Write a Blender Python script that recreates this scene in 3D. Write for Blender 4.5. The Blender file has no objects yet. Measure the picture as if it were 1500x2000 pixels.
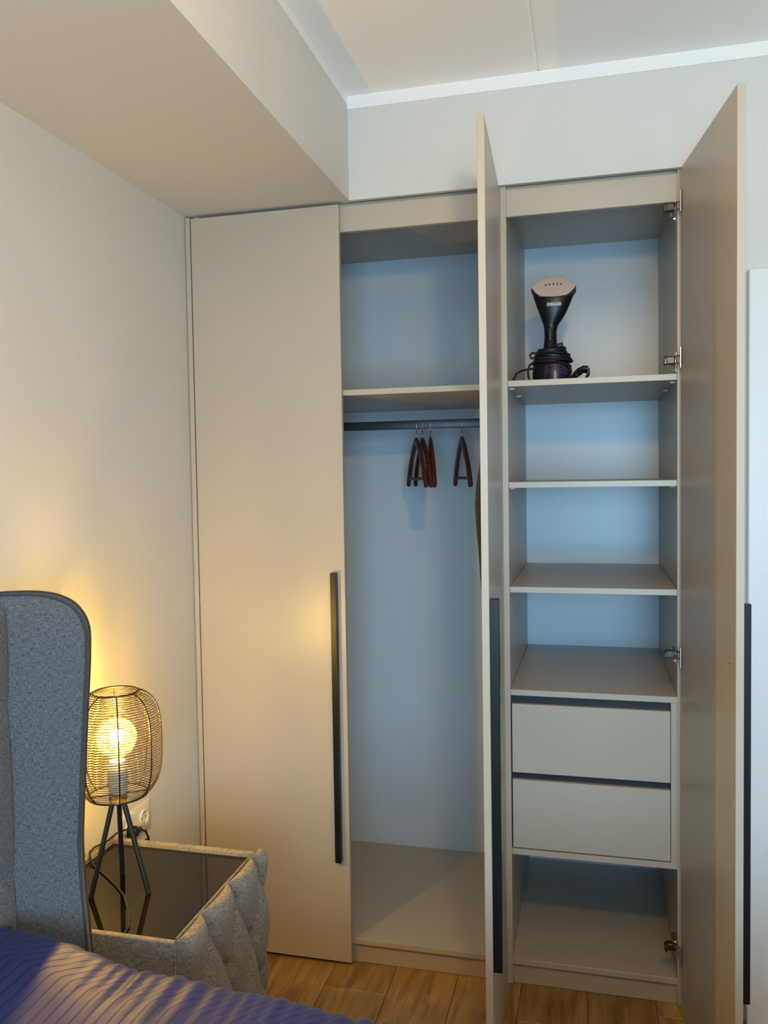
import bpy, bmesh, math, random
from mathutils import Vector, Matrix
R = random.Random(7)
C = bpy.context.scene.collection
S = bpy.context.scene
PI = math.pi

# ------------------------------------------------------------------ camera
def camera():
    yaw, pitch, roll, f = 0.24716, -0.04302, -0.015734, 1617.97
    cd = bpy.data.cameras.new('camera'); cam = bpy.data.objects.new('camera', cd); C.objects.link(cam)
    cd.sensor_fit = 'HORIZONTAL'; cd.sensor_width = 36; cd.lens = f*36/1500; cd.clip_start = .02
    fwd = Vector((-math.sin(yaw)*math.cos(pitch), math.cos(yaw)*math.cos(pitch), math.sin(pitch)))
    rt = Vector((math.cos(yaw), math.sin(yaw), 0)); up = rt.cross(fwd)
    r2 = math.cos(roll)*rt + math.sin(roll)*up; u2 = -math.sin(roll)*rt + math.cos(roll)*up
    m = Matrix((r2, u2, -fwd)).transposed().to_4x4(); m.translation = Vector((-.23593, -2.51626, 1.57866))
    cam.matrix_world = m; S.camera = cam
camera()
# ------------------------------------------------------------------ light
S.view_settings.view_transform = 'Standard'; S.view_settings.look = 'None'
S.view_settings.gamma = 1; S.view_settings.use_curve_mapping = False
S.view_settings.exposure = 0.07
try:
    S.cycles.max_bounces = 10; S.cycles.diffuse_bounces = 6; S.cycles.glossy_bounces = 5; S.cycles.transparent_max_bounces = 16
    S.cycles.use_denoising = True; S.cycles.sample_clamp_indirect = 6; S.cycles.caustics_reflective = False; S.cycles.caustics_refractive = False
except Exception: pass
w = bpy.data.worlds.new('sky'); S.world = w; w.use_nodes = True
w.node_tree.nodes['Background'].inputs[0].default_value = (.62, .8, 1, 1); w.node_tree.nodes['Background'].inputs[1].default_value = .3
def area(name, loc, rot, sx, sy, power, col):
    l = bpy.data.lights.new(name, 'AREA'); l.shape = 'RECTANGLE'; l.size = sx; l.size_y = sy; l.energy = power; l.color = col
    o = bpy.data.objects.new(name, l); C.objects.link(o); o.location = loc; o.rotation_euler = rot; return o
def point(name, loc, r, power, col):
    l = bpy.data.lights.new(name, 'POINT'); l.shadow_soft_size = r; l.energy = power; l.color = col
    o = bpy.data.objects.new(name, l); C.objects.link(o); o.location = loc; return o
# daylight entering through the big window behind the photographer
area('daylight_or_fill', (.2, -4.26, 1.42), (PI/2, 0, 0), 1.3, 1.5, 94, (.40, .72, 1.0))
area('daylight_or_fill', (1.6, -4.26, 1.42), (PI/2, 0, 0), 1.3, 1.5, 20, (.60, .79, 1.0))
# added fill light; the window in the right wall is made up for it
area('daylight_or_fill', (2.58, -2.2, 1.55), (PI/2, 0, PI/2), 1.6, 1.5, 6, (1.0, .93, .90))
# ceiling pendant of the room (stands above and behind the camera)
point('pendant_light', (-.12, -1.95, 2.27), .05, 30, (1.0, .60, .12))
LAMP = (-1.337, -.787)

# ------------------------------------------------------------------ materials
def mat(name, col, rough=.5, metal=0, spec=.5, noise=0, nscale=40, bump=0, bscale=200, coat=0, col2=None, obj_co=True, stretch=None):
    m = bpy.data.materials.new(name); m.use_nodes = True; nt = m.node_tree; b = nt.nodes['Principled BSDF']
    b.inputs['Base Color'].default_value = (*col, 1); b.inputs['Roughness'].default_value = rough; b.inputs['Metallic'].default_value = metal
    b.inputs['Specular IOR Level'].default_value = spec
    if coat: b.inputs['Coat Weight'].default_value = coat
    tc = nt.nodes.new('ShaderNodeTexCoord'); src = tc.outputs['Object']
    if stretch:
        mp = nt.nodes.new('ShaderNodeMapping'); mp.inputs['Scale'].default_value = stretch; nt.links.new(src, mp.inputs[0]); src = mp.outputs[0]
    if noise:
        n = nt.nodes.new('ShaderNodeTexNoise'); n.inputs['Scale'].default_value = nscale; n.inputs['Detail'].default_value = 6; nt.links.new(src, n.inputs['Vector'])
        r = nt.nodes.new('ShaderNodeValToRGB'); c2 = col2 or tuple(c*(1-noise) for c in col)
        r.color_ramp.elements[0].color = (*c2, 1); r.color_ramp.elements[1].color = (*col, 1)
        r.color_ramp.elements[0].position = .35; r.color_ramp.elements[1].position = .65
        nt.links.new(n.outputs['Fac'], r.inputs[0]); nt.links.new(r.outputs[0], b.inputs['Base Color'])
    if bump:
        n = nt.nodes.new('ShaderNodeTexNoise'); n.inputs['Scale'].default_value = bscale; n.inputs['Detail'].default_value = 3; nt.links.new(src, n.inputs['Vector'])
        bp = nt.nodes.new('ShaderNodeBump'); bp.inputs['Strength'].default_value = bump; bp.inputs['Distance'].default_value = .002
        nt.links.new(n.outputs['Fac'], bp.inputs['Height']); nt.links.new(bp.outputs[0], b.inputs['Normal'])
    return m
def fabric(name, c1, c2, sc=1.0):
    m = bpy.data.materials.new(name); m.use_nodes = True; nt = m.node_tree; b = nt.nodes['Principled BSDF']
    b.inputs['Roughness'].default_value = .9; b.inputs['Specular IOR Level'].default_value = .2
    b.inputs['Sheen Weight'].default_value = .15
    tc = nt.nodes.new('ShaderNodeTexCoord')
    outs = []
    for st in ((60, 60, 420), (420, 420, 60), (260, 260, 260)):
        mp = nt.nodes.new('ShaderNodeMapping'); mp.inputs['Scale'].default_value = tuple(v*sc for v in st); nt.links.new(tc.outputs['Object'], mp.inputs[0])
        n = nt.nodes.new('ShaderNodeTexNoise'); n.inputs['Scale'].default_value = 1; n.inputs['Detail'].default_value = 2; nt.links.new(mp.outputs[0], n.inputs['Vector']); outs.append(n.outputs['Fac'])
    a = nt.nodes.new('ShaderNodeMath'); a.operation = 'ADD'; nt.links.new(outs[0], a.inputs[0]); nt.links.new(outs[1], a.inputs[1])
    a2 = nt.nodes.new('ShaderNodeMath'); a2.operation = 'ADD'; nt.links.new(a.outputs[0], a2.inputs[0]); nt.links.new(outs[2], a2.inputs[1])
    r = nt.nodes.new('ShaderNodeMapRange'); r.inputs[1].default_value = 1.22; r.inputs[2].default_value = 1.78; nt.links.new(a2.outputs[0], r.inputs[0])
    mx = nt.nodes.new('ShaderNodeMix'); mx.data_type = 'RGBA'; mx.inputs[6].default_value = (*c1, 1); mx.inputs[7].default_value = (*c2, 1)
    nt.links.new(r.outputs[0], mx.inputs[0]); nt.links.new(mx.outputs[2], b.inputs['Base Color'])
    bp = nt.nodes.new('ShaderNodeBump'); bp.inputs['Strength'].default_value = .5; bp.inputs['Distance'].default_value = .001
    nt.links.new(a2.outputs[0], bp.inputs['Height']); nt.links.new(bp.outputs[0], b.inputs['Normal'])
    return m
def wood_floor():
    m = bpy.data.materials.new('oak_laminate'); m.use_nodes = True; nt = m.node_tree; b = nt.nodes['Principled BSDF']
    b.inputs['Roughness'].default_value = .42; b.inputs['Specular IOR Level'].default_value = .45
    tc = nt.nodes.new('ShaderNodeTexCoord'); oi = nt.nodes.new('ShaderNodeObjectInfo')
    off = nt.nodes.new('ShaderNodeVectorMath'); off.operation = 'MULTIPLY_ADD'; off.inputs[1].default_value = (1, 1, 1)
    cmb = nt.nodes.new('ShaderNodeCombineXYZ'); ml = nt.nodes.new('ShaderNodeMath'); ml.operation = 'MULTIPLY'; ml.inputs[1].default_value = 37
    nt.links.new(oi.outputs['Random'], ml.inputs[0]); nt.links.new(ml.outputs[0], cmb.inputs[0]); nt.links.new(ml.outputs[0], cmb.inputs[1])
    nt.links.new(tc.outputs['Object'], off.inputs[0]); nt.links.new(cmb.outputs[0], off.inputs[2])
    def nz(scale, sc, det=5, dist=0):
        mp = nt.nodes.new('ShaderNodeMapping'); mp.inputs['Scale'].default_value = scale; nt.links.new(off.outputs[0], mp.inputs[0])
        n = nt.nodes.new('ShaderNodeTexNoise'); n.inputs['Scale'].default_value = sc; n.inputs['Detail'].default_value = det; n.inputs['Distortion'].default_value = dist
        nt.links.new(mp.outputs[0], n.inputs['Vector']); return n.outputs['Fac']
    g1 = nz((18, 1.6, 18), 1.6, 6, 1.2); g2 = nz((120, 4, 120), 2, 3); g3 = nz((5, 2.0, 5), 1.4, 3, .6)
    r1 = nt.nodes.new('ShaderNodeValToRGB'); e = r1.color_ramp.elements
    e[0].position = .3; e[0].color = (.25, .125, .036, 1); e[1].position = .62; e[1].color = (.45, .265, .092, 1)
    x = r1.color_ramp.elements.new(.5); x.color = (.40, .228, .076, 1)
    nt.links.new(g1, r1.inputs[0])
    m1 = nt.nodes.new('ShaderNodeMix'); m1.data_type = 'RGBA'; m1.blend_type = 'MULTIPLY'; m1.inputs[0].default_value = .45
    r2 = nt.nodes.new('ShaderNodeValToRGB'); r2.color_ramp.elements[0].position = .35; r2.color_ramp.elements[0].color = (.5, .45, .4, 1); r2.color_ramp.elements[1].position = .6; r2.color_ramp.elements[1].color = (1, 1, 1, 1)
    nt.links.new(g2, r2.inputs[0]); nt.links.new(r1.outputs[0], m1.inputs[6]); nt.links.new(r2.outputs[0], m1.inputs[7])
    m2 = nt.nodes.new('ShaderNodeMix'); m2.data_type = 'RGBA'; m2.blend_type = 'MULTIPLY'; m2.inputs[0].default_value = .8
    r3 = nt.nodes.new('ShaderNodeValToRGB'); r3.color_ramp.elements[0].position = .3; r3.color_ramp.elements[0].color = (.62, .55, .48, 1); r3.color_ramp.elements[1].position = .5; r3.color_ramp.elements[1].color = (1, 1, 1, 1)
    nt.links.new(g3, r3.inputs[0]); nt.links.new(m1.outputs[2], m2.inputs[6]); nt.links.new(r3.outputs[0], m2.inputs[7])
    hs = nt.nodes.new('ShaderNodeHueSaturation'); mr = nt.nodes.new('ShaderNodeMapRange'); mr.inputs[3].default_value = .88; mr.inputs[4].default_value = 1.12
    nt.links.new(oi.outputs['Random'], mr.inputs[0]); nt.links.new(mr.outputs[0], hs.inputs['Value']); nt.links.new(m2.outputs[2], hs.inputs['Color'])
    nt.links.new(hs.outputs[0], b.inputs['Base Color'])
    return m
def satin():
    m = bpy.data.materials.new('navy_striped_satin'); m.use_nodes = True; nt = m.node_tree; b = nt.nodes['Principled BSDF']
    b.inputs['Specular IOR Level'].default_value = .36
    b.inputs['Sheen Weight'].default_value = .12; b.inputs['Sheen Roughness'].default_value = .4; b.inputs['Sheen Tint'].default_value = (1, .93, .9, 1)
    uv = nt.nodes.new('ShaderNodeUVMap'); sp = nt.nodes.new('ShaderNodeSeparateXYZ'); nt.links.new(uv.outputs[0], sp.inputs[0])
    fr = nt.nodes.new('ShaderNodeMath'); fr.operation = 'FRACT'; mu = nt.nodes.new('ShaderNodeMath'); mu.operation = 'MULTIPLY'; mu.inputs[1].default_value = 1/.0195
    nt.links.new(sp.outputs[0], mu.inputs[0]); nt.links.new(mu.outputs[0], fr.inputs[0])
    rp = nt.nodes.new('ShaderNodeValToRGB'); e = rp.color_ramp.elements; e[0].position = 0; e[0].color = (.011, .015, .075, 1); e[1].position = .2; e[1].color = (.021, .028, .130, 1)
    x = e.new(.14); x.color = (.011, .015, .075, 1); x = e.new(.94); x.color = (.021, .028, .130, 1); x = e.new(1.0); x.color = (.011, .015, .075, 1)
    nt.links.new(fr.outputs[0], rp.inputs[0]); nt.links.new(rp.outputs[0], b.inputs['Base Color'])
    r2 = nt.nodes.new('ShaderNodeValToRGB'); e = r2.color_ramp.elements; e[0].position = .16; e[0].color = (.65,)*3+(1,); e[1].position = .2; e[1].color = (.52,)*3+(1,)
    nt.links.new(fr.outputs[0], r2.inputs[0]); nt.links.new(r2.outputs[0], b.inputs['Roughness'])
    return m
def glass_bulb():
    m = bpy.data.materials.new('crackle_glass'); m.use_nodes = True; nt = m.node_tree; nt.nodes.clear()
    out = nt.nodes.new('ShaderNodeOutputMaterial'); tr = nt.nodes.new('ShaderNodeBsdfTransparent'); tl = nt.nodes.new('ShaderNodeBsdfTranslucent'); gl = nt.nodes.new('ShaderNodeBsdfGlossy')
    gl.inputs['Roughness'].default_value = .1; tl.inputs['Color'].default_value = (1, .97, .9, 1); tr.inputs['Color'].default_value = (.97, .96, .93, 1)
    tc = nt.nodes.new('ShaderNodeTexCoord'); vo = nt.nodes.new('ShaderNodeTexVoronoi'); vo.inputs['Scale'].default_value = 170; nt.links.new(tc.outputs['Object'], vo.inputs['Vector'])
    rp = nt.nodes.new('ShaderNodeValToRGB'); rp.color_ramp.elements[0].position = .25; rp.color_ramp.elements[0].color = (.004,)*3+(1,); rp.color_ramp.elements[1].position = .42; rp.color_ramp.elements[1].color = (.04,)*3+(1,)
    nt.links.new(vo.outputs['Distance'], rp.inputs[0])
    m1 = nt.nodes.new('ShaderNodeMixShader'); nt.links.new(rp.outputs[0], m1.inputs[0]); nt.links.new(tr.outputs[0], m1.inputs[1]); nt.links.new(tl.outputs[0], m1.inputs[2])
    fz = nt.nodes.new('ShaderNodeLayerWeight'); fz.inputs[0].default_value = .12
    m2 = nt.nodes.new('ShaderNodeMixShader'); nt.links.new(fz.outputs['Facing'], m2.inputs[0]); nt.links.new(m1.outputs[0], m2.inputs[1]); nt.links.new(gl.outputs[0], m2.inputs[2])
    nt.links.new(m2.outputs[0], out.inputs[0]); return m
def glow(name, col, strength):
    m = bpy.data.materials.new(name); m.use_nodes = True; nt = m.node_tree; nt.nodes.clear()
    e = nt.nodes.new('ShaderNodeEmission'); e.inputs[0].default_value = (*col, 1); e.inputs[1].default_value = strength
    o = nt.nodes.new('ShaderNodeOutputMaterial'); nt.links.new(e.outputs[0], o.inputs[0]); return m
def window_glass():
    m = bpy.data.materials.new('window_glass'); m.use_nodes = True; nt = m.node_tree; nt.nodes.clear()
    out = nt.nodes.new('ShaderNodeOutputMaterial'); tr = nt.nodes.new('ShaderNodeBsdfTransparent'); gl = nt.nodes.new('ShaderNodeBsdfGlossy'); gl.inputs['Roughness'].default_value = .02
    mx = nt.nodes.new('ShaderNodeMixShader'); mx.inputs[0].default_value = .06; nt.links.new(tr.outputs[0], mx.inputs[1]); nt.links.new(gl.outputs[0], mx.inputs[2]); nt.links.new(mx.outputs[0], out.inputs[0]); return m
GREIGE = (.475, .415, .335)
M = dict(
    lam=mat('greige_laminate', GREIGE, .36, spec=.65, noise=.03, nscale=3, bump=.05, bscale=900),
    back=mat('white_back_board', (.60, .655, .705), .30, spec=.5),
    wall=mat('light_grey_paint', (.645, .630, .598), .6, spec=.35, noise=.02, nscale=2, bump=.12, bscale=350),
    ceil=mat('white_ceiling_paint', (.93, .92, .89), .8, spec=.2, bump=.1, bscale=300),
    white=mat('white_gloss_paint', (.72, .725, .72), .35, noise=.01, nscale=5),
    trim=mat('white_trim_paint', (.84, .84, .83), .6),
    black=mat('black_anodised_metal', (.010, .010, .011), .34, spec=.35, bump=.03, bscale=800),
    gap=mat('black_channel', (.006, .006, .007), .5),
    nickel=mat('nickel', (.62, .58, .52), .22, 1, noise=.15, nscale=60),
    darkmetal=mat('dark_hinge_metal', (.10, .085, .07), .35, .8, noise=.3, nscale=90),
    steel=mat('chrome_wire', (.6, .6, .62), .2, 1, noise=.05),
    rail=mat('graphite_rail', (.035, .045, .055), .35, .3, noise=.1),
    cherry=mat('cherry_wood', (.085, .022, .014), .35, noise=.5, nscale=8, stretch=(30, 4, 8)),
    cherryd=mat('dark_cherry_band', (.16, .05, .035), .3, noise=.2),
    bar=mat('grey_rubber_bar', (.05, .05, .045), .6, noise=.2),
    khaki=fabric('khaki_wool', (.035, .030, .020), (.075, .063, .042)),
    fab=fabric('grey_upholstery', (.050, .053, .060), (.185, .19, .20), 1.7),
    fab_lit=fabric('lamp_warmed_upholstery', (.115, .096, .078), (.33, .285, .24), 1.7),  # headboard's grey fabric again, warmed and lightened to carry the lamp's light
    pipe=mat('grey_piping', (.06, .064, .072), .8, noise=.4, nscale=500),
    glass=mat('black_table_glass', (.006, .005, .004), .04, spec=.32, noise=.02),
    lampmetal=mat('matt_black_metal', (.014, .013, .012), .45, .2, bump=.05),
    wire=mat('bronze_wire', (.035, .025, .014), .4, .6, noise=.1),
    socketm=mat('grey_lamp_socket', (.42, .42, .46), .5, noise=.05),
    plastic=mat('black_plastic', (.007, .007, .008), .32, spec=.3, bump=.03),
    dgrey=mat('dark_grey_plastic', (.035, .038, .04), .4, noise=.05),
    rose=mat('rose_ceramic', (.56, .40, .33), .3, .0, noise=.04, nscale=20),
    roselt=mat('rose_ridge', (.66, .50, .42), .3, noise=.03),
    purple=mat('purple_tank', (.018, .008, .032), .25, noise=.2),
    purplelt=mat('violet_line', (.14, .08, .20), .3, noise=.1),
    cordm=mat('black_cable', (.010, .010, .013), .4, noise=.1),
    badge=mat('grey_badge', (.42, .42, .42), .4, noise=.05),
    outlet=mat('cream_socket_plastic', (.74, .70, .63), .3, noise=.02),
    mattress=mat('white_mattress', (.6, .6, .6), .9, noise=.05),
    brass=mat('brass_screw', (.62, .48, .30), .3, 1, noise=.1),
    floor=wood_floor(), satin=satin(), bulb=glass_bulb(), pane=window_glass(),
    sub=mat('subfloor', (.12, .06, .025), .9, noise=.1),
)

# ------------------------------------------------------------------ builders
class B:
    def __init__(s): s.bm = bmesh.new()
    def box(s, x0, x1, y0, y1, z0, z1, bev=0, seg=1):
        t = bmesh.new(); bmesh.ops.create_cube(t, size=1)
        for v in t.verts: v.co = Vector(((x0+x1)/2+v.co.x*(x1-x0), (y0+y1)/2+v.co.y*(y1-y0), (z0+z1)/2+v.co.z*(z1-z0)))
        if bev: bmesh.ops.bevel(t, geom=t.edges[:], offset=bev, segments=seg, affect='EDGES', profile=.5)
        return s.add(t)
    def add(s, t, mtx=None):
        if mtx is not None: bmesh.ops.transform(t, matrix=mtx, verts=t.verts)
        me = bpy.data.meshes.new('t'); t.to_mesh(me); t.free(); s.bm.from_mesh(me); bpy.data.meshes.remove(me); return s
    def tube(s, pts, r, n=8, closed=False, rx=None, cap=True):
        pts = [Vector(p) for p in pts]; N = len(pts); rings = []
        rr = r if isinstance(r, (list, tuple)) else [r]*N
        prev = None
        for i, p in enumerate(pts):
            a = pts[(i-1) % N] if (closed or i > 0) else p; c = pts[(i+1) % N] if (closed or i < N-1) else p
            t = (c-a).normalized()
            if prev is None:
                u = t.orthogonal().normalized() if abs(t.z) > .95 else t.cross(Vector((0, 0, 1))).normalized()
            else:
                u = (prev - t*prev.dot(t)).normalized()
            prev = u; v = t.cross(u)
            ru = rr[i]; rv = rr[i] if rx is None else (rx[i] if isinstance(rx, (list, tuple)) else rx)
            rings.append([s.bm.verts.new(p + u*ru*math.cos(2*PI*k/n) + v*rv*math.sin(2*PI*k/n)) for k in range(n)])
        for i in range(N if closed else N-1):
            a, b = rings[i], rings[(i+1) % N]
            for k in range(n): s.bm.faces.new((a[k], a[(k+1) % n], b[(k+1) % n], b[k]))
        if cap and not closed:
            s.bm.faces.new(rings[0][::-1]); s.bm.faces.new(rings[-1])
        return s
    def cyl(s, p0, p1, r, n=12, r2=None): return s.tube([p0, p1], [r, r if r2 is None else r2], n)
    def lathe(s, prof, c=(0, 0), n=32, cap=True):
        rings = [[s.bm.verts.new((c[0]+r*math.cos(2*PI*k/n), c[1]+r*math.sin(2*PI*k/n), z)) for k in range(n)] for r, z in prof]
        for a, b in zip(rings, rings[1:]):
            for k in range(n): s.bm.faces.new((a[k], a[(k+1) % n], b[(k+1) % n], b[k]))
        if cap: s.bm.faces.new(rings[0][::-1]); s.bm.faces.new(rings[-1])
        return s
    def loft(s, rings, cap=True):
        rg = [[s.bm.verts.new(p) for p in r] for r in rings]; n = len(rg[0])
        for a, b in zip(rg, rg[1:]):
            for k in range(n): s.bm.faces.new((a[k], a[(k+1) % n], b[(k+1) % n], b[k]))
        if cap: s.bm.faces.new(rg[0][::-1]); s.bm.faces.new(rg[-1])
        return s
    def prism(s, poly, f0, f1, bev=0, seg=2):
        """poly: 2d points; f0/f1 map a 2d point to the two end faces"""
        t = bmesh.new()
        a = [t.verts.new(f0(*p)) for p in poly]; b = [t.verts.new(f1(*p)) for p in poly]; n = len(a)
        for k in range(n): t.faces.new((a[k], a[(k+1) % n], b[(k+1) % n], b[k]))
        t.faces.new(a[::-1]); t.faces.new(b); bmesh.ops.recalc_face_normals(t, faces=t.faces)
        if bev:
            ed = [e for e in t.edges if all(len(f.verts) > 4 for f in e.link_faces) or any(len(f.verts) > 4 for f in e.link_faces)]
            bmesh.ops.bevel(t, geom=ed, offset=bev, segments=seg, affect='EDGES', profile=.5)
        return s.add(t)
    def grid(s, fn, nu, nv, flip=False):
        vs = [[s.bm.verts.new(fn(i/nu, j/nv)) for j in range(nv+1)] for i in range(nu+1)]
        for i in range(nu):
            for j in range(nv):
                q = (vs[i][j], vs[i+1][j], vs[i+1][j+1], vs[i][j+1]); s.bm.faces.new(q[::-1] if flip else q)
        return s
def wl(o):
    v = Vector((0, 0, 0))
    while o: v += o.location; o = o.parent
    return v
def mk(name, b, m, parent=None, smooth=False, local=False, kind=None, label=None, at=None):
    """one mesh object; vertices come in world space and are stored relative to the parent (or to `at`)"""
    bm = b.bm
    bmesh.ops.recalc_face_normals(bm, faces=bm.faces)
    me = bpy.data.meshes.new(name)
    base = Vector((0, 0, 0))
    if at is not None: base = Vector(at)
    elif parent is not None and not local: base = wl(parent)
    if base.length: bmesh.ops.translate(bm, vec=-base, verts=bm.verts)
    bm.to_mesh(me); bm.free(); me.materials.append(M[m] if isinstance(m, str) else m)
    if smooth:
        for p in me.polygons: p.use_smooth = True
        if smooth != 'all':
            try: me.set_sharp_from_angle(angle=math.radians(40))
            except Exception: pass
    o = bpy.data.objects.new(name, me); C.objects.link(o)
    if parent is not None: o.parent = parent
    if at is not None: o.location = base - (wl(parent) if parent is not None else Vector((0, 0, 0)))
    if kind: o['kind'] = kind
    if label: o['label'] = label
    return o
def thing(name, label, cat, loc=(0, 0, 0), group=None):
    o = bpy.data.objects.new(name, None); C.objects.link(o); o.location = loc; o.empty_display_size = .05
    o['label'] = label; o['category'] = cat
    if group: o['group'] = group
    return o
def tag(o, label, cat, group=None):
    o['label'] = label; o['category'] = cat
    if group: o['group'] = group
    return o

# ------------------------------------------------------------------ dimensions (metres)
X0 = -1.5232; XR = 2.6; YF = -4.3; CEIL = 2.7462
XD0, XD1 = -1.4984, -.9966
T = .0178; D = .6958; ZT = 2.423
# ------------------------------------------------------------------ room shell
mk('wall_left', B().box(X0-.12, X0, YF-.1, .9, -.06, CEIL+.1), 'wall', kind='structure')
wb = B().box(-.9632+.0005, .0225, -.02, -.004, 2.4317, CEIL)
wb.box(X0, .0225, .74, .9, -.06, CEIL+.1).box(.0225, XR, -.02, .9, -.06, CEIL+.1)
mk('wall_back', wb, 'wall', kind='structure')
WY0, WY1 = -3.0, -1.4
mk('wall_right', B().box(XR, XR+.12, YF-.1, WY0, -.06, CEIL+.1).box(XR, XR+.12, WY1, .9, -.06, CEIL+.1).box(XR, XR+.12, WY0, WY1, -.06, .75).box(XR, XR+.12, WY0, WY1, 2.35, CEIL+.1), 'wall', kind='structure')
w2 = mk('added_window_2', B().box(XR+.04, XR+.1, WY0, WY1, .75, .81).box(XR+.04, XR+.1, WY0, WY1, 2.29, 2.35).box(XR+.04, XR+.1, WY0, WY0+.06, .81, 2.29).box(XR+.04, XR+.1, WY1-.06, WY1, .81, 2.29), 'white', kind='structure')  # unseen window, added to go with the fill light on this side
mk('pane', B().box(XR+.067, XR+.073, WY0+.06, WY1-.06, .81, 2.29), 'pane', w2)
WX0, WX1, WZ0, WZ1 = -.5, 2.3, .62, 2.22
wf = B().box(X0-.12, WX0, YF-.14, YF, -.06, CEIL+.1).box(WX1, XR+.12, YF-.14, YF, -.06, CEIL+.1)
wf.box(WX0, WX1, YF-.14, YF, -.06, WZ0).box(WX0, WX1, YF-.14, YF, WZ1, CEIL+.1)
mk('wall_front', wf, 'wall', kind='structure')
wn = mk('window_1', B().box(WX0, WX1, YF-.1, YF-.04, WZ0, WZ0+.06).box(WX0, WX1, YF-.1, YF-.04, WZ1-.06, WZ1).box(WX0, WX0+.06, YF-.1, YF-.04, WZ0, WZ1).box(WX1-.06, WX1, YF-.1, YF-.04, WZ0, WZ1).box(.87, .93, YF-.1, YF-.04, WZ0, WZ1), 'white', kind='structure')
mk('pane', B().box(WX0+.06, .87, YF-.073, YF-.067, WZ0+.06, WZ1-.06), 'pane', wn)
mk('pane', B().box(.93, WX1-.06, YF-.073, YF-.067, WZ0+.06, WZ1-.06), 'pane', wn)
# boxed-in beam along the left wall
mk('wall_beam', B().box(X0, -.9632, YF, .74, 2.4331, CEIL+.05), 'wall', kind='structure')
# ceiling of two slabs with a chamfered joint between them
XJ = -.383
def slab(x0, x1, cl, cr):
    prof = [(x0, CEIL+(.003 if cl else 0)), (x0+(.006 if cl else 0), CEIL), (x1-(.006 if cr else 0), CEIL), (x1, CEIL+(.003 if cr else 0)), (x1, CEIL+.12), (x0, CEIL+.12)]
    return prof
cb = B()
cb.prism(slab(X0-.12, XJ-.0006, 0, 1), lambda x, z: (x, YF-.14, z), lambda x, z: (x, .9, z))
cb.prism(slab(XJ+.0006, XR+.12, 1, 0), lambda x, z: (x, YF-.14, z), lambda x, z: (x, .9, z))
cb.box(XJ-.05, XJ+.05, YF, .8, CEIL+.0045, CEIL+.05)
mk('ceiling', cb, 'ceil', kind='structure')
mk('trim_1', B().box(-.9625, XR, -.0225, -.0198, 2.7065, CEIL-.0003), 'trim', kind='structure')
mk('trim_2', B().box(-.9634, -.9605, YF, -.0226, 2.718, CEIL-.0003), 'trim', kind='structure')
mk('baseboard_left', B().box(X0, X0+.014, YF, -.03, .0005, .07, .002), 'trim', kind='structure')
# floor of oak boards
fl = mk('floor', B().box(X0-.1, XR+.1, YF-.14, .9, -.06, -.0125), 'sub', kind='structure')
PW = .1985; xs0 = -1.0525
cols = range(-3, 19)
for c in cols:
    xa = xs0 + c*PW; xb = xa + PW
    if xb < X0 or xa > XR: continue
    xa = max(xa, X0+.001); xb = min(xb, XR-.001)
    L = 1.285
    first = {0: -.135, 3: -.168, 5: -.056}.get(c, R.uniform(-1.15, -.35))   # a board end
    ends = [.2]; y = first
    while y > YF: ends.append(y); y -= L
    ends.append(YF+.002)
    if ends[-2] - ends[-1] < .05: ends.pop(-2)
    for y1, y0 in zip(ends, ends[1:]):
        cx, cy = (xa+xb)/2, (y0+y1)/2
        g = .0007
        mk('plank', B().box(xa+g, xb-g, y0+g, y1-g, -.0122, 0, .0012), 'floor', fl, at=(cx, cy, 0))
# white door casing right of the wardrobe
dr = mk('door_1', B().box(.238, 1.0, -.034, -.021, .004, 2.06, .002), 'white', kind='structure')
mk('casing', B().box(.181, .2375, -.050, -.0205, .001, 2.130, .003).box(1.0005, 1.057, -.050, -.0205, .001, 2.130, .003).box(.2378, 1.0, -.050, -.0205, 2.0605, 2.130, .003), 'white', dr)
mk('door_handle', B().cyl((.93, -.035, 1.03), (.93, -.085, 1.03), .009).cyl((.938, -.08, 1.03), (.82, -.08, 1.03), .009).cyl((.93, -.034, 1.03), (.93, -.042, 1.03), .025, 20), 'nickel', dr, smooth=True)

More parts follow.
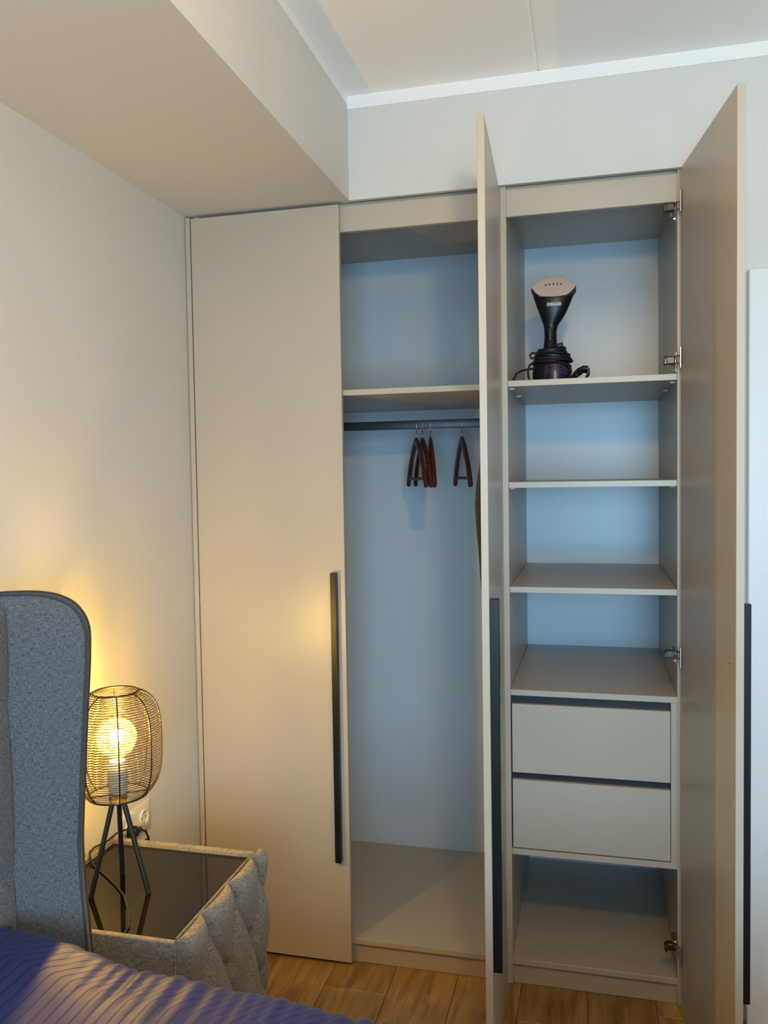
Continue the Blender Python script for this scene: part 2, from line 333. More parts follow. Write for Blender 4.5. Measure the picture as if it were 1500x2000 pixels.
# ------------------------------------------------------------------ wardrobe cabinets
def bx(*a, bev=.0008): return B().box(*a, bev)
ZB = .0831; ZI = 2.4282
def handle_bm(x0, x1, ysurf, sgn, z0, z1):
    """bar handle standing 22 mm proud of the door face at ysurf towards sgn*y"""
    b = B(); y1 = ysurf + sgn*.022
    lo, hi = sorted((ysurf+sgn*.0003, y1))
    return b.box(x0, x1, lo, hi, z0, z1, .0012)
def hinge(parent, x, z, s):
    """concealed hinge; s=-1: side panel to the right of the opening, s=+1 mirrored"""
    h = mk('hinge', B().box(min(x, x+s*.014), max(x, x+s*.014), .012, .066, z-.009, z+.009, .002)
           .box(min(x, x+s*.003), max(x, x+s*.003), .02, .036, z-.034, z+.026, .001)
           .cyl((x+s*.003, .024, z-.026), (x+s*.0085, .024, z-.026), .005, 10), 'nickel', parent)
    k = B()
    k.box(min(x+s*.006, x+s*.034), max(x+s*.006, x+s*.034), -.006, .014, z-.012, z+.010, .003)
    k.box(min(x+s*.028, x+s*.037), max(x+s*.028, x+s*.037), -.010, .016, z-.013, z+.006, .002)
    k.cyl((x+s*.032, -.006, z-.016), (x+s*.032, -.006, z+.012), .0025, 8)
    mk('hinge_arm', k, 'darkmetal', h, smooth=True)
    k = B()
    k.tube([(x+s*.008, -.012, z-.010), (x-s*.006, -.024, z-.012), (x-s*.010, -.044, z-.009)], .0032, 8)
    k.tube([(x+s*.008, -.010, z+.008), (x-s*.006, -.022, z+.009), (x-s*.010, -.044, z+.008)], .0032, 8)
    k.box(min(x-s*.0015, x-s*.0055), max(x-s*.0015, x-s*.0055), -.056, -.044, z-.030, z+.030, .001)
    mk('hinge_link', k, 'nickel', h, smooth=True)
    return h
HZ = (2.329, 1.898, 1.051, .180)

# --- double cabinet (left and middle door)
ca = thing('wardrobe_cabinet', 'tall greige two-door wardrobe cabinet with long clothes rail, left door shut', 'wardrobe', ((XD0-.5)/2, 0, 0))
xl, xr = XD0, -.5004
mk('filler_strip', bx(X0+.0035, XD0-.0055, -.0175, .06, .002, 2.4285), 'lam', ca)
mk('side_panel', bx(xl, xl+T, .0005, D+.008, .002, 2.44), 'lam', ca)
mk('side_panel', bx(xr-T, xr, .0005, D+.008, .002, 2.44), 'lam', ca)
mk('back_panel', B().box(xl+T, xr-T, D, D+.006, ZB-T, 2.44), 'back', ca, label='white smooth back board')
mk('top_panel', B().box(xl+T, xr-T, .0183, D, ZI, ZI+T), 'lam', ca)
mk('top_rail', bx(xl+T+.0002, xr-T-.0002, .0005, .018, 2.3438, 2.4225), 'lam', ca)
mk('base_panel', bx(xl+T, xr-T, .0003, D, ZB-T, ZB), 'lam', ca)
mk('plinth', bx(xl+T, xr-T, .012, .029, .001, ZB-T), 'lam', ca)
mk('shelf', bx(xl+T+.0004, xr-T-.0004, .001, D, 1.8527-T, 1.8527), 'lam', ca)
rl = mk('clothes_rail', B().box(xl+T+.002, xr-T-.002, .3425, .3575, 1.743, 1.7735, .0022, 2), 'rail', ca, smooth=True, label='flat graphite clothes rail')
for xx in (xl+T, xr-T-.004):
    mk('rail_bracket', B().box(xx, xx+.004, .333, .367, 1.732, 1.784, .002), 'rail', rl)
DW = XD1-XD0
d1 = mk('door', bx(XD0, XD1, -.0203, -.0203+T, .0125, ZT), 'lam', ca, label='closed plain greige left door')
h1 = mk('handle', handle_bm(-1.039, -1.0195, -.0203, -1, .3465, 1.277), 'black', d1, label='long black bar handle')
def open_door(cab, hx, hy, ang, inner, lab, ext=0):
    """slab in door space: x from hinge to free edge; inner=+1: room side is +y"""
    y0, y1 = (0, T) if inner > 0 else (-T, 0)
    d = mk('door', B().box(-ext, .5015, y0, y1, .0125, ZT, .0008), 'lam', cab, local=True, label=lab)
    d.location = Vector((hx, hy, 0)) - wl(cab); d.rotation_euler = (0, 0, ang)
    ys = T if inner > 0 else 0
    mk('handle', handle_bm(.462, .4815, ys, 1, .3465, 1.277), 'black', d, local=True, label='long black bar handle')
    yi = 0 if inner > 0 else -T
    for z in (1.140, .813, .483):
        s = B().tube([(.462, yi+.0002 if inner < 0 else yi-.0002, z), (.462, yi-.0022, z)], [.0038, .0028], 10)
        mk('screw', s, 'brass', d, local=True, smooth=True, label='small brass handle screw')
    return d
open_door(ca, -.4988, -.0353, math.radians(-87.687), -1, 'middle door swung open about ninety degrees', .026)
for z in HZ: hinge(ca, xr-T, z, -1)

# --- single cabinet with shelves and drawers
cbn = thing('wardrobe_cabinet', 'tall greige wardrobe cabinet of shelves and two drawers, its right door open', 'wardrobe', (-.24, 0, 0))
xl, xr = -.5, T
mk('side_panel', bx(xl, xl+T, .0005, D+.008, .002, 2.44), 'lam', cbn)
mk('side_panel', bx(0, T, .0005, D+.008, .002, 2.44), 'lam', cbn)
mk('back_panel', B().box(xl+T, 0, D, D+.006, ZB-T, 2.44), 'back', cbn, label='white smooth back board')
mk('top_panel', B().box(xl+T, 0, .0183, D, ZI, ZI+T), 'lam', cbn)
mk('top_rail', bx(xl+T+.0002, -.0002, .0005, .018, 2.3438, 2.4225), 'lam', cbn)
mk('base_panel', bx(xl+T, 0, .0003, D, ZB-T, ZB), 'lam', cbn)
mk('plinth', bx(xl+T, T, .012, .029, .001, ZB-T), 'lam', cbn)
for i, z in enumerate((1.8592, 1.5551, 1.2383)):
    s = mk('shelf', bx(xl+T+.0006, -.0006, .0012, D, z-T, z), 'lam', cbn)
    for px, py in ((xl+T, .05), (xl+T, .30), (0, .05), (0, .30)):
        sx = 1 if px < -.2 else -1
        mk('shelf_pin', B().box(min(px, px+sx*.016), max(px, px+sx*.016), py-.007, py+.007, z-T-.0045, z-T-.0002, .0015), 'trim', s)
mk('drawer_cover', bx(xl+T+.0006, -.0002, .0008, D, .9236-T, .9236), 'lam', cbn)
mk('drawer_floor', bx(xl+T+.0006, -.0002, .0008, D, .412, .4298), 'lam', cbn)
mk('drawer_side', bx(-T, -.0004, .0008, D, .4300, .9056), 'lam', cbn)
mk('drawer_channel', B().box(xl+T+.0012, -T-.0006, .020, .03, .872, .9054).box(xl+T+.0012, -T-.0006, .020, .03, .645, .69), 'gap', cbn, label='black finger channel above the drawers')
for z0, z1 in ((.668, .8795), (.434, .6455)):
    dw = mk('drawer', bx(xl+T+.004, -T-.0015, .0015, .0185, z0, z1), 'lam', cbn)
    mk('drawer_box', B().box(xl+T+.016, xl+T+.028, .0187, .55, z0+.02, z1-.05).box(-T-.028, -T-.016, .0187, .55, z0+.02, z1-.05).box(xl+T+.0282, -T-.0282, .0187, .55, z0+.02, z0+.03), 'lam', dw)
open_door(cbn, .0063, -.0384, math.radians(-82.192), 1, 'right door swung wide open past square')
for z in HZ: hinge(cbn, 0, z, -1)

# ------------------------------------------------------------------ coat hangers
def hanger(x, rz, label, zt=1.7735):
    t = thing('coat_hanger', label, 'hanger', (x, .35, zt), 'wooden hangers on the clothes rail')
    t.rotation_euler = (0, 0, rz)
    p = [(0, .0125, -.016), (0, .0128, -.008)]
    for k in range(9):
        a = math.radians(20 + k*17.5); p.append((0, .0125*math.cos(a), -.0068+.0086*math.sin(a)))
    p += [(0, -.0128, -.012), (0, -.0128, -.026), (0, -.0105, -.036), (0, -.004, -.043), (0, 0, -.050), (0, 0, -.074)]
    mk('hook', B().tube(p, .0016, 7), 'steel', t, local=True, smooth=True, label='chrome wire hook')
    mk('ferrule', B().cyl((0, 0, -.060), (0, 0, -.070), .0032, 10), 'steel', t, local=True, smooth=True)
    n = 13; pts = []; ru = []; rv = []
    for i in range(2*n+1):
        s = (i-n)/n; a = abs(s)
        y = .185*s; z = -.072 - .125*a**1.25 - .03*a**4
        pts.append((0, y, z)); ru.append(.0072+.0010*a); rv.append(.0155 - .001*a)
    mk('shoulder', B().tube(pts, ru, 10, rx=rv), 'cherry', t, local=True, smooth=True)
    for s in (-1, 1):
        mk('end_band', B().tube([(0, s*.150, -.1845), (0, s*.1555, -.191)], [.0085]*2, 12, rx=[.0152]*2), 'cherryd', t, local=True, smooth=True, label='pale band near the arm end')
    mk('trouser_bar', B().cyl((0, -.168, -.205), (0, .168, -.205), .0055, 10), 'bar', t, local=True, smooth=True)
    return t
hanger(-.838, math.radians(21.5), 'cherry wood coat hanger farthest left on the clothes rail')
hanger(-.816, math.radians(20), 'cherry wood coat hanger in the middle of the group of three')
hanger(-.787, math.radians(14.5), 'cherry wood coat hanger third from left, right one of the group of three')
hanger(-.676, math.radians(17), 'cherry wood coat hanger hanging alone, apart from the group of three')

# dark garment at the right end of the rail
g = thing('jacket', 'dark khaki jacket hanging at the rail end, mostly hidden behind the open door', 'jacket', (-.568, .35, 1.0))
GX = -.568
def grow(z, hx, hy, cx=GX, ph=0):
    out = []
    for k in range(40):
        a = 2*PI*k/40; c, s_ = math.cos(a), math.sin(a)
        rx = hx*(1+.05*math.sin(5*a+ph)); ry = hy*(1+.02*math.sin(7*a))
        out.append((min(-.5215, cx+math.copysign(abs(c)**.8, c)*rx), .35+math.copysign(abs(s_)**.7, s_)*ry, z))
    return out
prof = [(1.700, .010, .05), (1.685, .014, .12), (1.655, .022, .185), (1.61, .033, .205), (1.55, .044, .210), (1.48, .051, .212), (1.38, .045, .212), (1.30, .036, .21), (1.22, .027, .21), (1.12, .014, .21), (.98, .010, .212)]
mk('body', B().loft([grow(z, a, b, ph=i*.35) for i, (z, a, b) in enumerate(prof)]), 'khaki', g, smooth=True)
for s in (-1, 1):
    pts = [(GX, .35+s*.16, 1.66), (GX, .35+s*.195, 1.58), (GX-.004, .35+s*.205, 1.45), (GX, .35+s*.205, 1.25), (GX+.004, .35+s*.195, 1.08)]
    mk('sleeve', B().tube(pts, [.016, .024, .030, .022, .015], 14, rx=[.03, .032, .034, .032, .03]), 'khaki', g, smooth=True)
mk('collar', B().tube([(GX+.018*math.cos(a), .35+.06*math.sin(a), 1.702) for a in [2*PI*k/16 for k in range(16)]], .010, 8, closed=True), 'khaki', g, smooth=True)
mk('hook', B().tube([(GX, .3628, 1.76)] + [(GX, .35+.0125*math.cos(math.radians(20+k*17.5)), 1.7668+.0086*math.sin(math.radians(20+k*17.5))) for k in range(9)] + [(GX, .3372, 1.762), (GX, .3372, 1.745), (GX, .343, 1.733), (GX, .35, 1.722), (GX, .35, 1.69)], .0016, 7), 'steel', g, smooth=True)

# ------------------------------------------------------------------ garment steamer
SZ = 1.8592
st = thing('garment_steamer', 'black handheld garment steamer with rose soleplate, cord wound round base', 'steamer', (-.362, .2, SZ))
def ell(cx, cy, z, a, b, n=28, p=.85):
    return [(cx+math.copysign(abs(math.cos(t))**p, math.cos(t))*a, cy+math.copysign(abs(math.sin(t))**p, math.sin(t))*b, z) for t in [2*PI*k/n for k in range(n)]]
SB = [(1.975, -.388, -.343, .030, .205), (1.99, -.386, -.344, .028, .207), (2.011, -.384, -.345, .026, .21), (2.035, -.384, -.345, .026, .21), (2.052, -.386, -.340, .027, .208), (2.068, -.391, -.328, .029, .206),
      (2.085, -.397, -.317, .031, .204), (2.11, -.4065, -.305, .034, .203), (2.14, -.416, -.2925, .036, .203), (2.160, -.421, -.2865, .034, .206), (2.172, -.416, -.290, .028, .212), (2.186, -.396, -.309, .02, .219), (2.192, -.378, -.327, .012, .222)]
mk('handle_body', B().loft([ell((l+r)/2, cy, z, (r-l)/2, d) for z, l, r, d, cy in SB]), 'plastic', st, smooth=True)
mk('trigger', B().tube([(-.3645, .1805, 2.042), (-.3645, .177, 2.03), (-.3645, .1785, 2.0)], [.004, .0062, .004], 10), 'dgrey', st, smooth=True)
tilt = lambda z: .166 + (z-2.134)*.32
plate = [(-.422, 2.169), (-.408, 2.182), (-.387, 2.193), (-.368, 2.1985), (-.352, 2.200), (-.337, 2.1985), (-.323, 2.195), (-.300, 2.182), (-.2845, 2.168), (-.287, 2.160), (-.303, 2.1435), (-.313, 2.138), (-.333, 2.1352), (-.354, 2.1345), (-.374, 2.1355), (-.394, 2.1385), (-.409, 2.151)]
def shr(k): return [(-.353+(x+.353)*k, 2.166+(z-2.166)*k) for x, z in plate]
mk('head_rim', B().prism(shr(1.015), lambda x, z: (x, tilt(z)+.003, z-.0015), lambda x, z: (x, tilt(z)+.034, z-.012), .002, 1), 'dgrey', st, smooth=True, label='dark grey rim behind the soleplate')
pl = mk('soleplate', B().prism(plate, lambda x, z: (x, tilt(z)-.004, z), lambda x, z: (x, tilt(z)+.0028, z), .0015, 2), 'rose', st, label='pale rose soleplate with five vents')
for x, z in ((-.3765, 2.1740), (-.365, 2.1750), (-.353, 2.1753), (-.341, 2.1752), (-.3295, 2.1742)):
    mk('steam_vent', B().tube([(x, tilt(z)-.0052, z), (x, tilt(z)-.0038, z)], .0030, 10), 'gap', pl, smooth=True, label='dark round steam vent')
for x0, x1 in ((-.381, -.372), (-.369, -.364), (-.3575, -.3565), (-.346, -.349), (-.3345, -.341), (-.324, -.333)):
    mk('groove_ridge', B().tube([(x0, tilt(2.166)-.0042, 2.166), (x1, tilt(2.142)-.0042, 2.142)], .0009, 6), 'roselt', pl, smooth=True)
bd = mk('badge', B().box(-.3735, -.3290, .1660, .1700, 2.1058, 2.1170, .0012), 'badge', st, label='small light grey badge with dark lettering')
for x0, x1, z0, z1 in ((-.3700, -.3688, 2.1085, 2.1135), (-.3672, -.3655, 2.1085, 2.1140), (-.3640, -.3628, 2.1085, 2.1140), (-.3612, -.3606, 2.1085, 2.1095), (-.3540, -.3518, 2.1112, 2.1142), (-.3500, -.3480, 2.1118, 2.1146), (-.3450, -.3418, 2.1120, 2.1142), (-.3405, -.3372, 2.1122, 2.1142)):
    mk('print_mark', B().box(x0, x1, .1656, .1661, z0, z1), 'dgrey', bd)
# water tank and base
mk('base', B().loft([ell(-.362, .2, z, a, b) for z, a, b in ((SZ+.0003, .052, .05), (SZ+.004, .058, .055), (1.90, .060, .058), (1.93, .056, .054), (1.952, .046, .046), (1.968, .030, .034), (1.980, .022, .027))]), 'plastic', st, smooth=True)
def tank(u, v):
    t = (u-.5)*2.1; zz = SZ+.008+v*(1.922-.016*(abs(u-.5)*2)**2-SZ-.008)
    k = 1.0 if zz < 1.90 else 1-(zz-1.90)/.03*.06
    return (-.352+.052*math.sin(t)*k, .2-(.0600*math.cos(t*.93)+.0012)*k, zz)
wt = B().grid(tank, 16, 10)
mk('water_tank', wt, 'purple', st, smooth='all', label='dark purple translucent water tank window')
for i, z0 in enumerate((1.917, 1.909, 1.901)):
    pts = []
    for k in range(15):
        t = (-.62+1.5*k/14); pts.append((-.352+.0525*math.sin(t), .2-.0612*math.cos(t*.93)-.0008, z0-.016*(t-.1)**2-.004*t))
    mk('level_line', B().tube(pts, .0009, 6), 'purplelt', st, smooth=True)
# wound cable
pts = []
turns = 7.0
for k in range(int(turns*36)):
    t = k/36; a = 2*PI*t - 1.2
    z = 1.977 - .0066*t + .0016*math.sin(a+.8+.9*t) + .0012*math.sin(2.3*a)
    rr = .040 + .0030*t + .0022*math.sin(4*t+1) + (.004*max(0, math.cos(a)) if t > 3 else 0)
    pts.append((-.361+rr*math.cos(a), .2+(rr+.003)*math.sin(a), z))
pts += [(-.302, .175, 1.918), (-.300, .165, 1.897), (-.306, .158, 1.876), (-.330, .150, SZ+.005)]
cb = B().tube(pts, .0038, 8)
cb.tube([(-.405, .165, 1.958), (-.418, .160, 1.962), (-.427, .162, 1.955), (-.424, .168, 1.946), (-.41, .172, 1.944)], .0034, 8)
cb.tube([(-.350, .168, 1.982), (-.336, .166, 1.985), (-.327, .168, 1.988), (-.326, .172, 1.981), (-.336, .175, 1.977)], .0034, 8)
cb.tube([(-.480, .17, SZ+.004), (-.478, .17, 1.884), (-.470, .168, 1.899), (-.455, .168, 1.908), (-.435, .168, 1.911), (-.415, .165, 1.912)], .0036, 8)
cb.tube([(-.415, .16, 1.932), (-.428, .158, 1.922), (-.433, .158, 1.905), (-.432, .158, 1.888), (-.424, .158, SZ+.006), (-.40, .155, SZ+.004)], .0036, 8)
cb.tube([(-.306, .2, SZ+.005), (-.296, .19, 1.883), (-.286, .185, 1.896), (-.277, .184, 1.903)], [.0045, .006, .0065, .007], 8)
cb.tube([(-.302, .215, SZ+.012), (-.285, .205, 1.885), (-.268, .196, 1.895)], .0038, 8)
mk('power_cord', cb, 'cordm', st, smooth=True, label='black cable wound around the base')
pb = B()
for dz, dy in ((-.004, .004), (.003, -.003)):
    pb.tube([(-.282, .185+dy, 1.899+dz), (-.262, .183+dy, 1.906+dz*.6), (-.248, .183+dy, 1.904+dz)], [.006, .0095, .0085], 10)
pb.box(-.252, -.243, .172, .194, 1.886, 1.909, .003)
pb.tube([(-.262, .186, SZ+.006), (-.25, .184, 1.885), (-.245, .184, 1.892)], .0045, 8)
mk('plug', pb, 'plastic', st, smooth=True)

# ------------------------------------------------------------------ nightstand
NZ = .599
ns = thing('nightstand', 'grey upholstered nightstand with tufted front and black glass top', 'nightstand', (-1.29, -.77, 0))
def slab_round(b, x0, x1, y0, y1, z0, z1, bev): return b.box(x0, x1, y0, y1, z0, z1, bev, 3)
mk('side_panel', slab_round(B(), -1.510, -1.0885, -.9885, -.9725, .05, .611, .005), 'fab_lit', ns, smooth=True)
mk('side_panel', slab_round(B(), -1.510, -1.0885, -.566, -.550, .05, .611, .005), 'fab_lit', ns, smooth=True)
mk('back_panel', slab_round(B(), -1.512, -1.498, -.9720, -.5665, .05, .611, .005), 'fab_lit', ns, smooth=True)
mk('glass_top', B().box(-1.4978, -1.0955, -.9722, -.5663, NZ-.008, NZ, .001), 'glass', ns, label='black mirror-like glass top')
mk('rim', slab_round(B(), -1.0950, -1.0888, -.9720, -.5665, .05, .613, .0028), 'fab_lit', ns, smooth=True)
pits = []
for r_, z in enumerate((.577, .440, .303, .166)):
    for k in range(-3, 7):
        pits.append((-.877+.139*k + (.089 if r_ % 2 else 0), z))
def seg(p, a, b):
    ax, ay = a; bx_, by = b; dx, dy = bx_-ax, by-ay; t = max(0, min(1, ((p[0]-ax)*dx+(p[1]-ay)*dy)/(dx*dx+dy*dy)))
    return math.hypot(p[0]-ax-t*dx, p[1]-ay-t*dy)
segs = []
for i, a in enumerate(pits):
    for b in pits[i+1:]:
        d_ = math.hypot(a[0]-b[0], a[1]-b[1]); 
        if .12 < d_ < .17 and abs(a[1]-b[1]) > .1: segs.append((a, b))
for a in pits:
    if a[1] > .57: segs.append((a, (a[0], .64)))
Y0, Y1, ZZ0, ZZ1 = -.990, -.549, .045, .624
def puff(y, z):
    p = (y, z); d = .036
    dp = min(math.hypot(y-a[0], z-a[1]) for a in pits); ds = min(seg(p, a, b) for a, b in segs)
    d += .024*(1-math.exp(-(ds/.030)**1.1)) - .012 - .020*math.exp(-(dp/.022)**2) - .005*math.exp(-(ds/.005)**2)
    ed = min(y-Y0, Y1-y); ez = ZZ1-z
    d *= (1-math.exp(-max(ed, 0)/.008))**.5 if ed < .05 else 1
    return max(d, .0)
ZC = .592                       # above this line the padding rolls over to the rim
def front_pt(u, v):
    y = Y0+u*(Y1-Y0)
    if v < .84:
        z = ZZ0+(v/.84)*(ZC-ZZ0); return (-1.0880+puff(y, z), y, z)
    a = (v-.84)/.16*PI*.93; d = puff(y, ZC)
    dz = .031*math.sin(a)*(.80+.20*min(1, d/.040))
    return (-1.0880+d*.5*(1+math.cos(a)), y, ZC+dz)
fb = B()
fb.grid(front_pt, 110, 150)
fb.box(-1.0880, -1.0860, Y0, Y1, ZZ0, .597)
bmesh.ops.recalc_face_normals(fb.bm, faces=fb.bm.faces)
fp = mk('front_panel', fb, 'fab_lit', ns, smooth='all', label='deep tufted front with diamond folds')
for a in pits:
    if Y0+.02 < a[0] < Y1-.02 and a[1] < .6:
        xx = -1.0880+puff(*a)
        mk('button', B().tube([(xx-.002, *a), (xx+.003, *a), (xx+.0045, *a)], [.008, .007, .003], 10), 'fab_lit', fp, smooth=True)
for x, y in ((-1.47, -.95), (-1.47, -.59), (-1.12, -.95), (-1.12, -.59)):
    mk('foot', B().box(x-.02, x+.02, y-.02, y+.02, .0005, .052, .002), 'plastic', ns)
mk('bottom_panel', B().box(-1.497, -1.0955, -.972, -.567, .05, .068), 'fab_lit', ns)

# ------------------------------------------------------------------ table lamp
lx, ly = LAMP
tl = thing('table_lamp', 'lit tripod table lamp with bronze wire cage shade on the nightstand', 'lamp', (lx, ly, NZ))
legs = [(-1.383, -.842), (-1.262, -.790), (-1.377, -.716)]
ZLT = .823
for x, y in legs:
    dx, dy = x-lx, y-ly; n = math.hypot(dx, dy)
    mk('leg', B().tube([(x, y, NZ+.0005), (lx+dx/n*.012, ly+dy/n*.012, ZLT)], [.0062, .0062], 12), 'lampmetal', tl, smooth=True)
ZTOP, ZBOT, RM = 1.078, .832, .104
pf = [(0, .50), (.012, .58), (.03, .67), (.07, .79), (.13, .885), (.22, .955), (.35, .99), (.5, 1), (.66, .995), (.78, .965), (.87, .90), (.94, .80), (.98, .71), (1, .655)]
def prof_r(t):
    for (a, ra), (b, rb) in zip(pf, pf[1:]):
        if t <= b: return (ra+(rb-ra)*(t-a)/(b-a))*RM
    return pf[-1][1]*RM
sh = mk('shade', B().tube([(lx+prof_r(0)*math.cos(2*PI*k/48), ly+prof_r(0)*math.sin(2*PI*k/48), ZTOP) for k in range(48)], .0024, 8, closed=True), 'wire', tl, smooth=True, label='rounded bronze wire cage shade')
mk('bottom_ring', B().tube([(lx+prof_r(1)*math.cos(2*PI*k/48), ly+prof_r(1)*math.sin(2*PI*k/48), ZBOT) for k in range(48)], .0024, 8, closed=True), 'wire', sh, smooth=True)
wb = B(); NW = 43
# arc-length spaced rings
fine = [(prof_r(i/400), ZTOP+(ZBOT-ZTOP)*i/400) for i in range(401)]
acc = [0]
for a, b in zip(fine, fine[1:]): acc.append(acc[-1]+math.hypot(a[0]-b[0], a[1]-b[1]))
for k in range(1, NW+4):
    tgt = acc[-1]*k/(NW+4); i = min(range(401), key=lambda j: abs(acc[j]-tgt)); r_, z_ = fine[i]
    wb.tube([(lx+r_*math.cos(2*PI*q/40), ly+r_*math.sin(2*PI*q/40), z_) for q in range(40)], .00095, 5, closed=True)
mk('wire_rings', wb, 'wire', sh, smooth='all', kind='stuff')
av = math.atan2(-2.516-ly, -.236-lx)
rib = None
for k in range(8):
    if rib is None:
        rib = mk('rib', B().tube([(lx+r_, ly, z_) for r_, z_ in fine[::10]], .0017, 6), 'wire', sh, smooth='all', at=(lx, ly, NZ)); o = rib
    else:
        o = rib.copy(); C.objects.link(o)
    o.rotation_euler = (0, 0, av + math.radians(2) + k*PI/4)
for k in range(4):
    a = av+math.radians(2)+k*PI/2
    mk('spoke', B().cyl((lx+.018*math.cos(a), ly+.018*math.sin(a), ZBOT), (lx+.068*math.cos(a), ly+.068*math.sin(a), ZBOT), .002, 8), 'lampmetal', sh, smooth=True)
mk('hub', B().lathe([(.004, .812), (.020, .814), (.022, .822), (.020, .834), (.004, .836)], (lx, ly), 20), 'lampmetal', tl, smooth=True)
mk('socket', B().lathe([(.012, .8362), (.0215, .838), (.0225, .845), (.0225, .895), (.020, .900), (.018, .912), (.010, .914)], (lx, ly), 24), 'socketm', tl, smooth=True, label='pale grey lamp holder')
BZ = .968
pr = [(.013, .9145), (.015, .922)] + [(.0465*math.sin(math.radians(a)), BZ-.0465*math.cos(math.radians(a))) for a in range(22, 180, 6)] + [(.0012, BZ+.0465)]
mk('bulb', B().lathe(pr, (lx, ly), 36, cap=False), 'bulb', tl, smooth='all', label='large round crackle glass bulb')
mk('filament', B().lathe([(max(.0004, .0145*math.sin(math.radians(a))), BZ+.004-.0145*math.cos(math.radians(a))) for a in range(0, 181, 15)], (lx, ly), 14), glow('lamp_glow', (1.0, .58, .085), 19.5/(4*PI*PI*.0145**2)), tl, smooth='all', label='glowing white-hot core of the bulb')
mk('filament_stem', B().cyl((lx, ly, .9145), (lx, ly, BZ-.0105), .0035, 10), 'socketm', tl, smooth=True)
tb = B().tube([(-1.219, -.9690, NZ+.003), (-1.226, -.935, NZ+.0025), (-1.266, -.872, NZ+.0025), (-1.312, -.815, NZ+.0025), (-1.347, -.785, NZ+.0025), (-1.40, -.745, NZ+.0025), (-1.448, -.712, NZ+.0025), (-1.478, -.692, NZ+.004), (-1.493, -.678, .612), (-1.503, -.665, .6185), (-1.505, -.640, .6205), (-1.504, -.59, .612), (-1.503, -.54, .615), (-1.500, -.50, .608), (-1.489, -.482, .600)], .0026, 8)
tg = mk('lamp_cable', tb, 'cordm', tl, smooth=True, label='black cable trailing over the glass top')
mk('plug', B().tube([(-1.511, -.466, .588), (-1.492, -.466, .588), (-1.484, -.466, .588)], [.017, .017, .012], 14).box(-1.497, -1.482, -.49, -.44, .581, .595, .003), 'plastic', tg, smooth=True)
cbl = tag(mk('cable', B().tube([(-1.488, -.446, .588), (-1.486, -.420, .572), (-1.488, -.402, .545), (-1.490, -.394, .515), (-1.492, -.390, .45), (-1.494, -.42, .30), (-1.496, -.46, .1), (-1.497, -.47, .006)], .0032, 8).tube([(-1.490, -.394, .530), (-1.492, -.408, .542), (-1.493, -.425, .535), (-1.492, -.43, .518), (-1.492, -.425, .45), (-1.498, -.43, .2), (-1.5, -.44, .006)], .0032, 8), 'cordm', smooth=True), 'short black cable hanging below the double wall socket', 'cable')
# double wall socket
so = thing('wall_socket', 'cream double wall socket behind the lamp legs', 'socket', (X0, -.42, .595))
mk('frame', B().box(X0, X0+.009, -.500, -.342, .553, .636, .004, 2), 'outlet', so, smooth=True)
for yc in (-.463, -.384):
    o = B()
    o.box(X0+.0092, X0+.0105, yc-.031, yc+.031, .563, .627, .0006)
    mk('cover', o, 'outlet', so)
    # recessed round well: ring wall and floor plate
    w2 = B().tube([(X0+.0125, yc+.0205*math.cos(2*PI*k/32), .595+.0205*math.sin(2*PI*k/32)) for k in range(32)], .0028, 8, closed=True)
    well = mk('well', w2, 'outlet', so, smooth=True)
    if yc > -.42:
        mk('well_floor', B().tube([(X0+.0106, yc, .595), (X0+.0112, yc, .595)], .019, 28), 'outlet', well)
        for za in (.577, .609): mk('earth_clip', B().box(X0+.0112, X0+.014, yc-.003, yc+.003, za, za+.004), 'nickel', well)
        mk('pin_hole', B().tube([(X0+.0112, yc-.0095, .595), (X0+.0115, yc-.0095, .595)], .0026, 10).tube([(X0+.0112, yc+.0095, .595), (X0+.0115, yc+.0095, .595)], .0026, 10), 'gap', well)

# ------------------------------------------------------------------ bed
bed = thing('bed', 'grey upholstered bed with tall tufted headboard and winged sides', 'bed', (-.45, -1.75, 0))
BY0, BY1 = -2.40, -1.10
PH = math.radians(24)      # the wings flare outwards from the headboard
wing = [(-.03, .06), (-.03, 1.350), (-.005, 1.352), (.0384, 1.3516), (.0676, 1.349), (.0988, 1.3416), (.1261, 1.3269), (.1433, 1.3062), (.1536, 1.2816), (.1567, 1.2519), (.1535, 1.1802), (.147, 1.0958), (.1398, .9898), (.1326, .8834), (.1297, .8193), (.1321, .7328), (.1369, .6565), (.1396, .60), (.143, .5), (.145, .06)]
def smooth_poly(p, n=5):
    out = []
    for i in range(len(p)-1):
        p0, p1, p2, p3 = p[max(0, i-1)], p[i], p[i+1], p[min(len(p)-1, i+2)]
        for k in range(n):
            t = k/n
            out.append(tuple(.5*(2*b+(c-a)*t+(2*a-5*b+4*c-d)*t*t+(3*b-a-3*c+d)*t**3) for a, b, c, d in zip(p0, p1, p2, p3)))
    return out + [p[-1]]
wing = wing[:2] + smooth_poly(wing[2:])
def wing_part(y0, sg):
    """sg=+1: far wing, flaring towards +y; the part turns about the seam with the headboard"""
    wg = mk('headboard_wing', B().prism(wing, lambda x, z: (x, 0, z), lambda x, z: (x, .042*sg, z), .005, 3), 'fab', bed, local=True, smooth=True, label='flared side wing with piped edge')
    wg.location = Vector((-1.385, y0, 0)) - wl(bed); wg.rotation_euler = (0, 0, PH*sg)
    for yy in (.002*sg, .040*sg):
        mk('piping', B().tube([(x+.0005, yy, z+.0005) for x, z in wing[1:]], .0032, 8), 'pipe', wg, local=True, smooth=True, label='darker sewn edge piping')
    mk('wing_mount', B().box(-1.515, -1.400, min(y0, y0+.04*sg), max(y0, y0+.04*sg), .06, 1.33, .004), 'fab', bed)
wing_part(-1.10, 1)
wing_part(-2.40, -1)
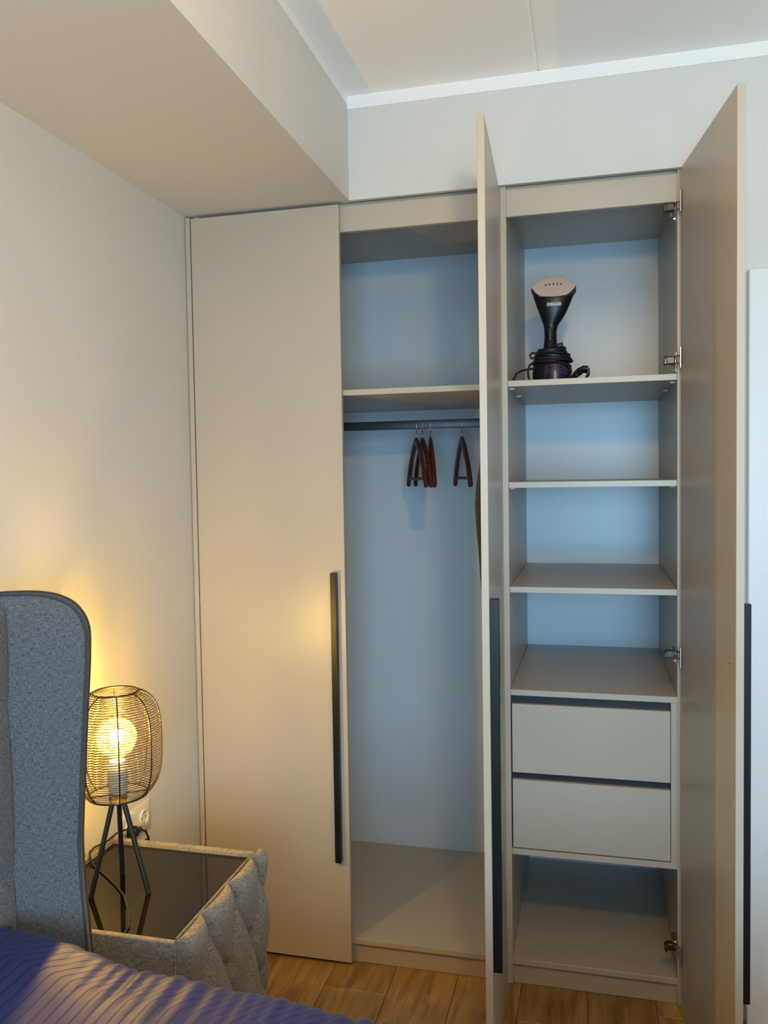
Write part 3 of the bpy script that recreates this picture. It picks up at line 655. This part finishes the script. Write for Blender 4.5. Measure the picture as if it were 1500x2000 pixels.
Z_S = (1.128, .785, .44); YS = [BY1-.36*k for k in range(5)]
def hb(u, v):
    y = BY0+.003+u*(BY1-BY0-.006); z = .30+v*(1.345-.30)
    zs = [1.352]+list(Z_S)+[.1]; 
    for a, b in zip(zs, zs[1:]):
        if z <= a and z >= b: cz = abs(math.sin(PI*(z-b)/(a-b)))**.45
    q = ((BY1-y)/.433) % 1; cy = abs(math.sin(PI*q))**.3
    d = .040 + .026*cz**.8*cy
    ez = 1.345-z
    if ez < .03: d *= math.sqrt(max(0, 1-((.03-ez)/.03)**2))
    return (-1.425+d, y, z)
hbm = B().grid(hb, 130, 110)
hbm.box(-1.515, -1.425, BY0+.003, BY1-.003, .06, 1.345, .004)
mk('headboard', hbm, 'fab', bed, smooth='all', label='main headboard panel with sewn padded squares')
mk('bed_frame', B().box(-1.37, .62, BY0+.01, BY1-.01, .10, .34, .012, 3), 'fab', bed, smooth=True)
for x, y in ((-1.3, BY0+.07), (-1.3, BY1-.07), (.55, BY0+.07), (.55, BY1-.07)):
    mk('leg', B().tube([(x, y, .0005), (x, y, .102)], [.018, .024], 12), 'plastic', bed, smooth=True)
mk('mattress', B().box(-1.355, .61, BY0+.03, BY1-.055, .341, .585, .03, 4), 'mattress', bed, smooth=True)
# duvet: draped sheet; silhouette heights measured from the photograph
HX = [(-1.40, .716), (-1.37, .720), (-1.30, .721), (-1.256, .713), (-1.173, .690), (-1.113, .679), (-1.038, .668), (-.986, .668), (-.883, .662), (-.793, .656), (-.696, .648), (-.584, .636), (-.3, .632), (.7, .63)]
def hx(x):
    for (a, ha), (b, hb_) in zip(HX, HX[1:]):
        if x <= b:
            t = (x-a)/(b-a); t = t*t*(3-2*t) if False else t
            return ha+(hb_-ha)*t-.007
    return HX[-1][1]
def hxs(x): return sum(hx(x+d) for d in (-.03, -.015, 0, .015, .03))/5
DX0, DX1 = -1.357, .66
def duvet_pt(u, v):
    x = DX0+u*(DX1-DX0)
    s = v*1.62                      # arc length from the near hem, over the bed, down the far side
    h = hxs(x); r = .055; yc = -1.185; drop_n = .16
    ytop0 = -2.36
    wr = (.55*math.sin(x*185+2.2*math.sin(x*23)) + .35*math.sin(x*120+2+s*9))*(.7+.3*math.sin(x*17)) + .5*math.sin(x*31+.7)
    if s < drop_n: y, z, fac = ytop0-.04, h-.05-(drop_n-s), 0
    else:
        q = s-drop_n; L = yc-ytop0
        if q < L:
            y = ytop0+q; ed = L-q
            bulge = .015*math.sin(min(1, ed/.5)*PI*.5)
            fac = math.exp(-(ed/.10)**1.5)
            z = h + bulge + .006*math.sin(x*7+y*5)*min(1, ed/.2) + .0035*math.sin(y*19+x*11)*min(1, ed/.1)
            if q < .06: z -= .05*(1-q/.06)**2
        else:
            a = (q-L)/r
            if a < PI/2*.9:
                y, z = yc+r*math.sin(a), h-r+r*math.cos(a); fac = 1
            else:
                a0 = PI/2*.9; d = (a-a0)*r; y = yc+r*math.sin(a0)+d*.08; z = h-r+r*math.cos(a0)-d; fac = 1
    z += .0032*wr*fac; y += .0026*wr*fac
    if x < -1.19 and y > -1.112: y = -1.112
    return Vector((x, y, z))
NU, NV = 420, 150
db = B(); db.grid(duvet_pt, NU, NV)
uvl = db.bm.loops.layers.uv.new('UVMap')
db.bm.verts.ensure_lookup_table()
for f in db.bm.faces:
    for l in f.loops:
        idx = l.vert.index
idx = 0
for i, v in enumerate(db.bm.verts): v.index = i
for f in db.bm.faces:
    for l in f.loops:
        i, j = divmod(l.vert.index, NV+1); s = j/NV*1.62
        x = DX0+i/NU*(DX1-DX0); e = max(0, s-1.27)
        l[uvl].uv = (x-.8*e, s)
dv = tag(mk('duvet', db, 'satin', smooth='all'), 'navy striped satin duvet spread over the bed', 'duvet')
sm = dv.modifiers.new('thickness', 'SOLIDIFY'); sm.thickness = .012; sm.offset = -1
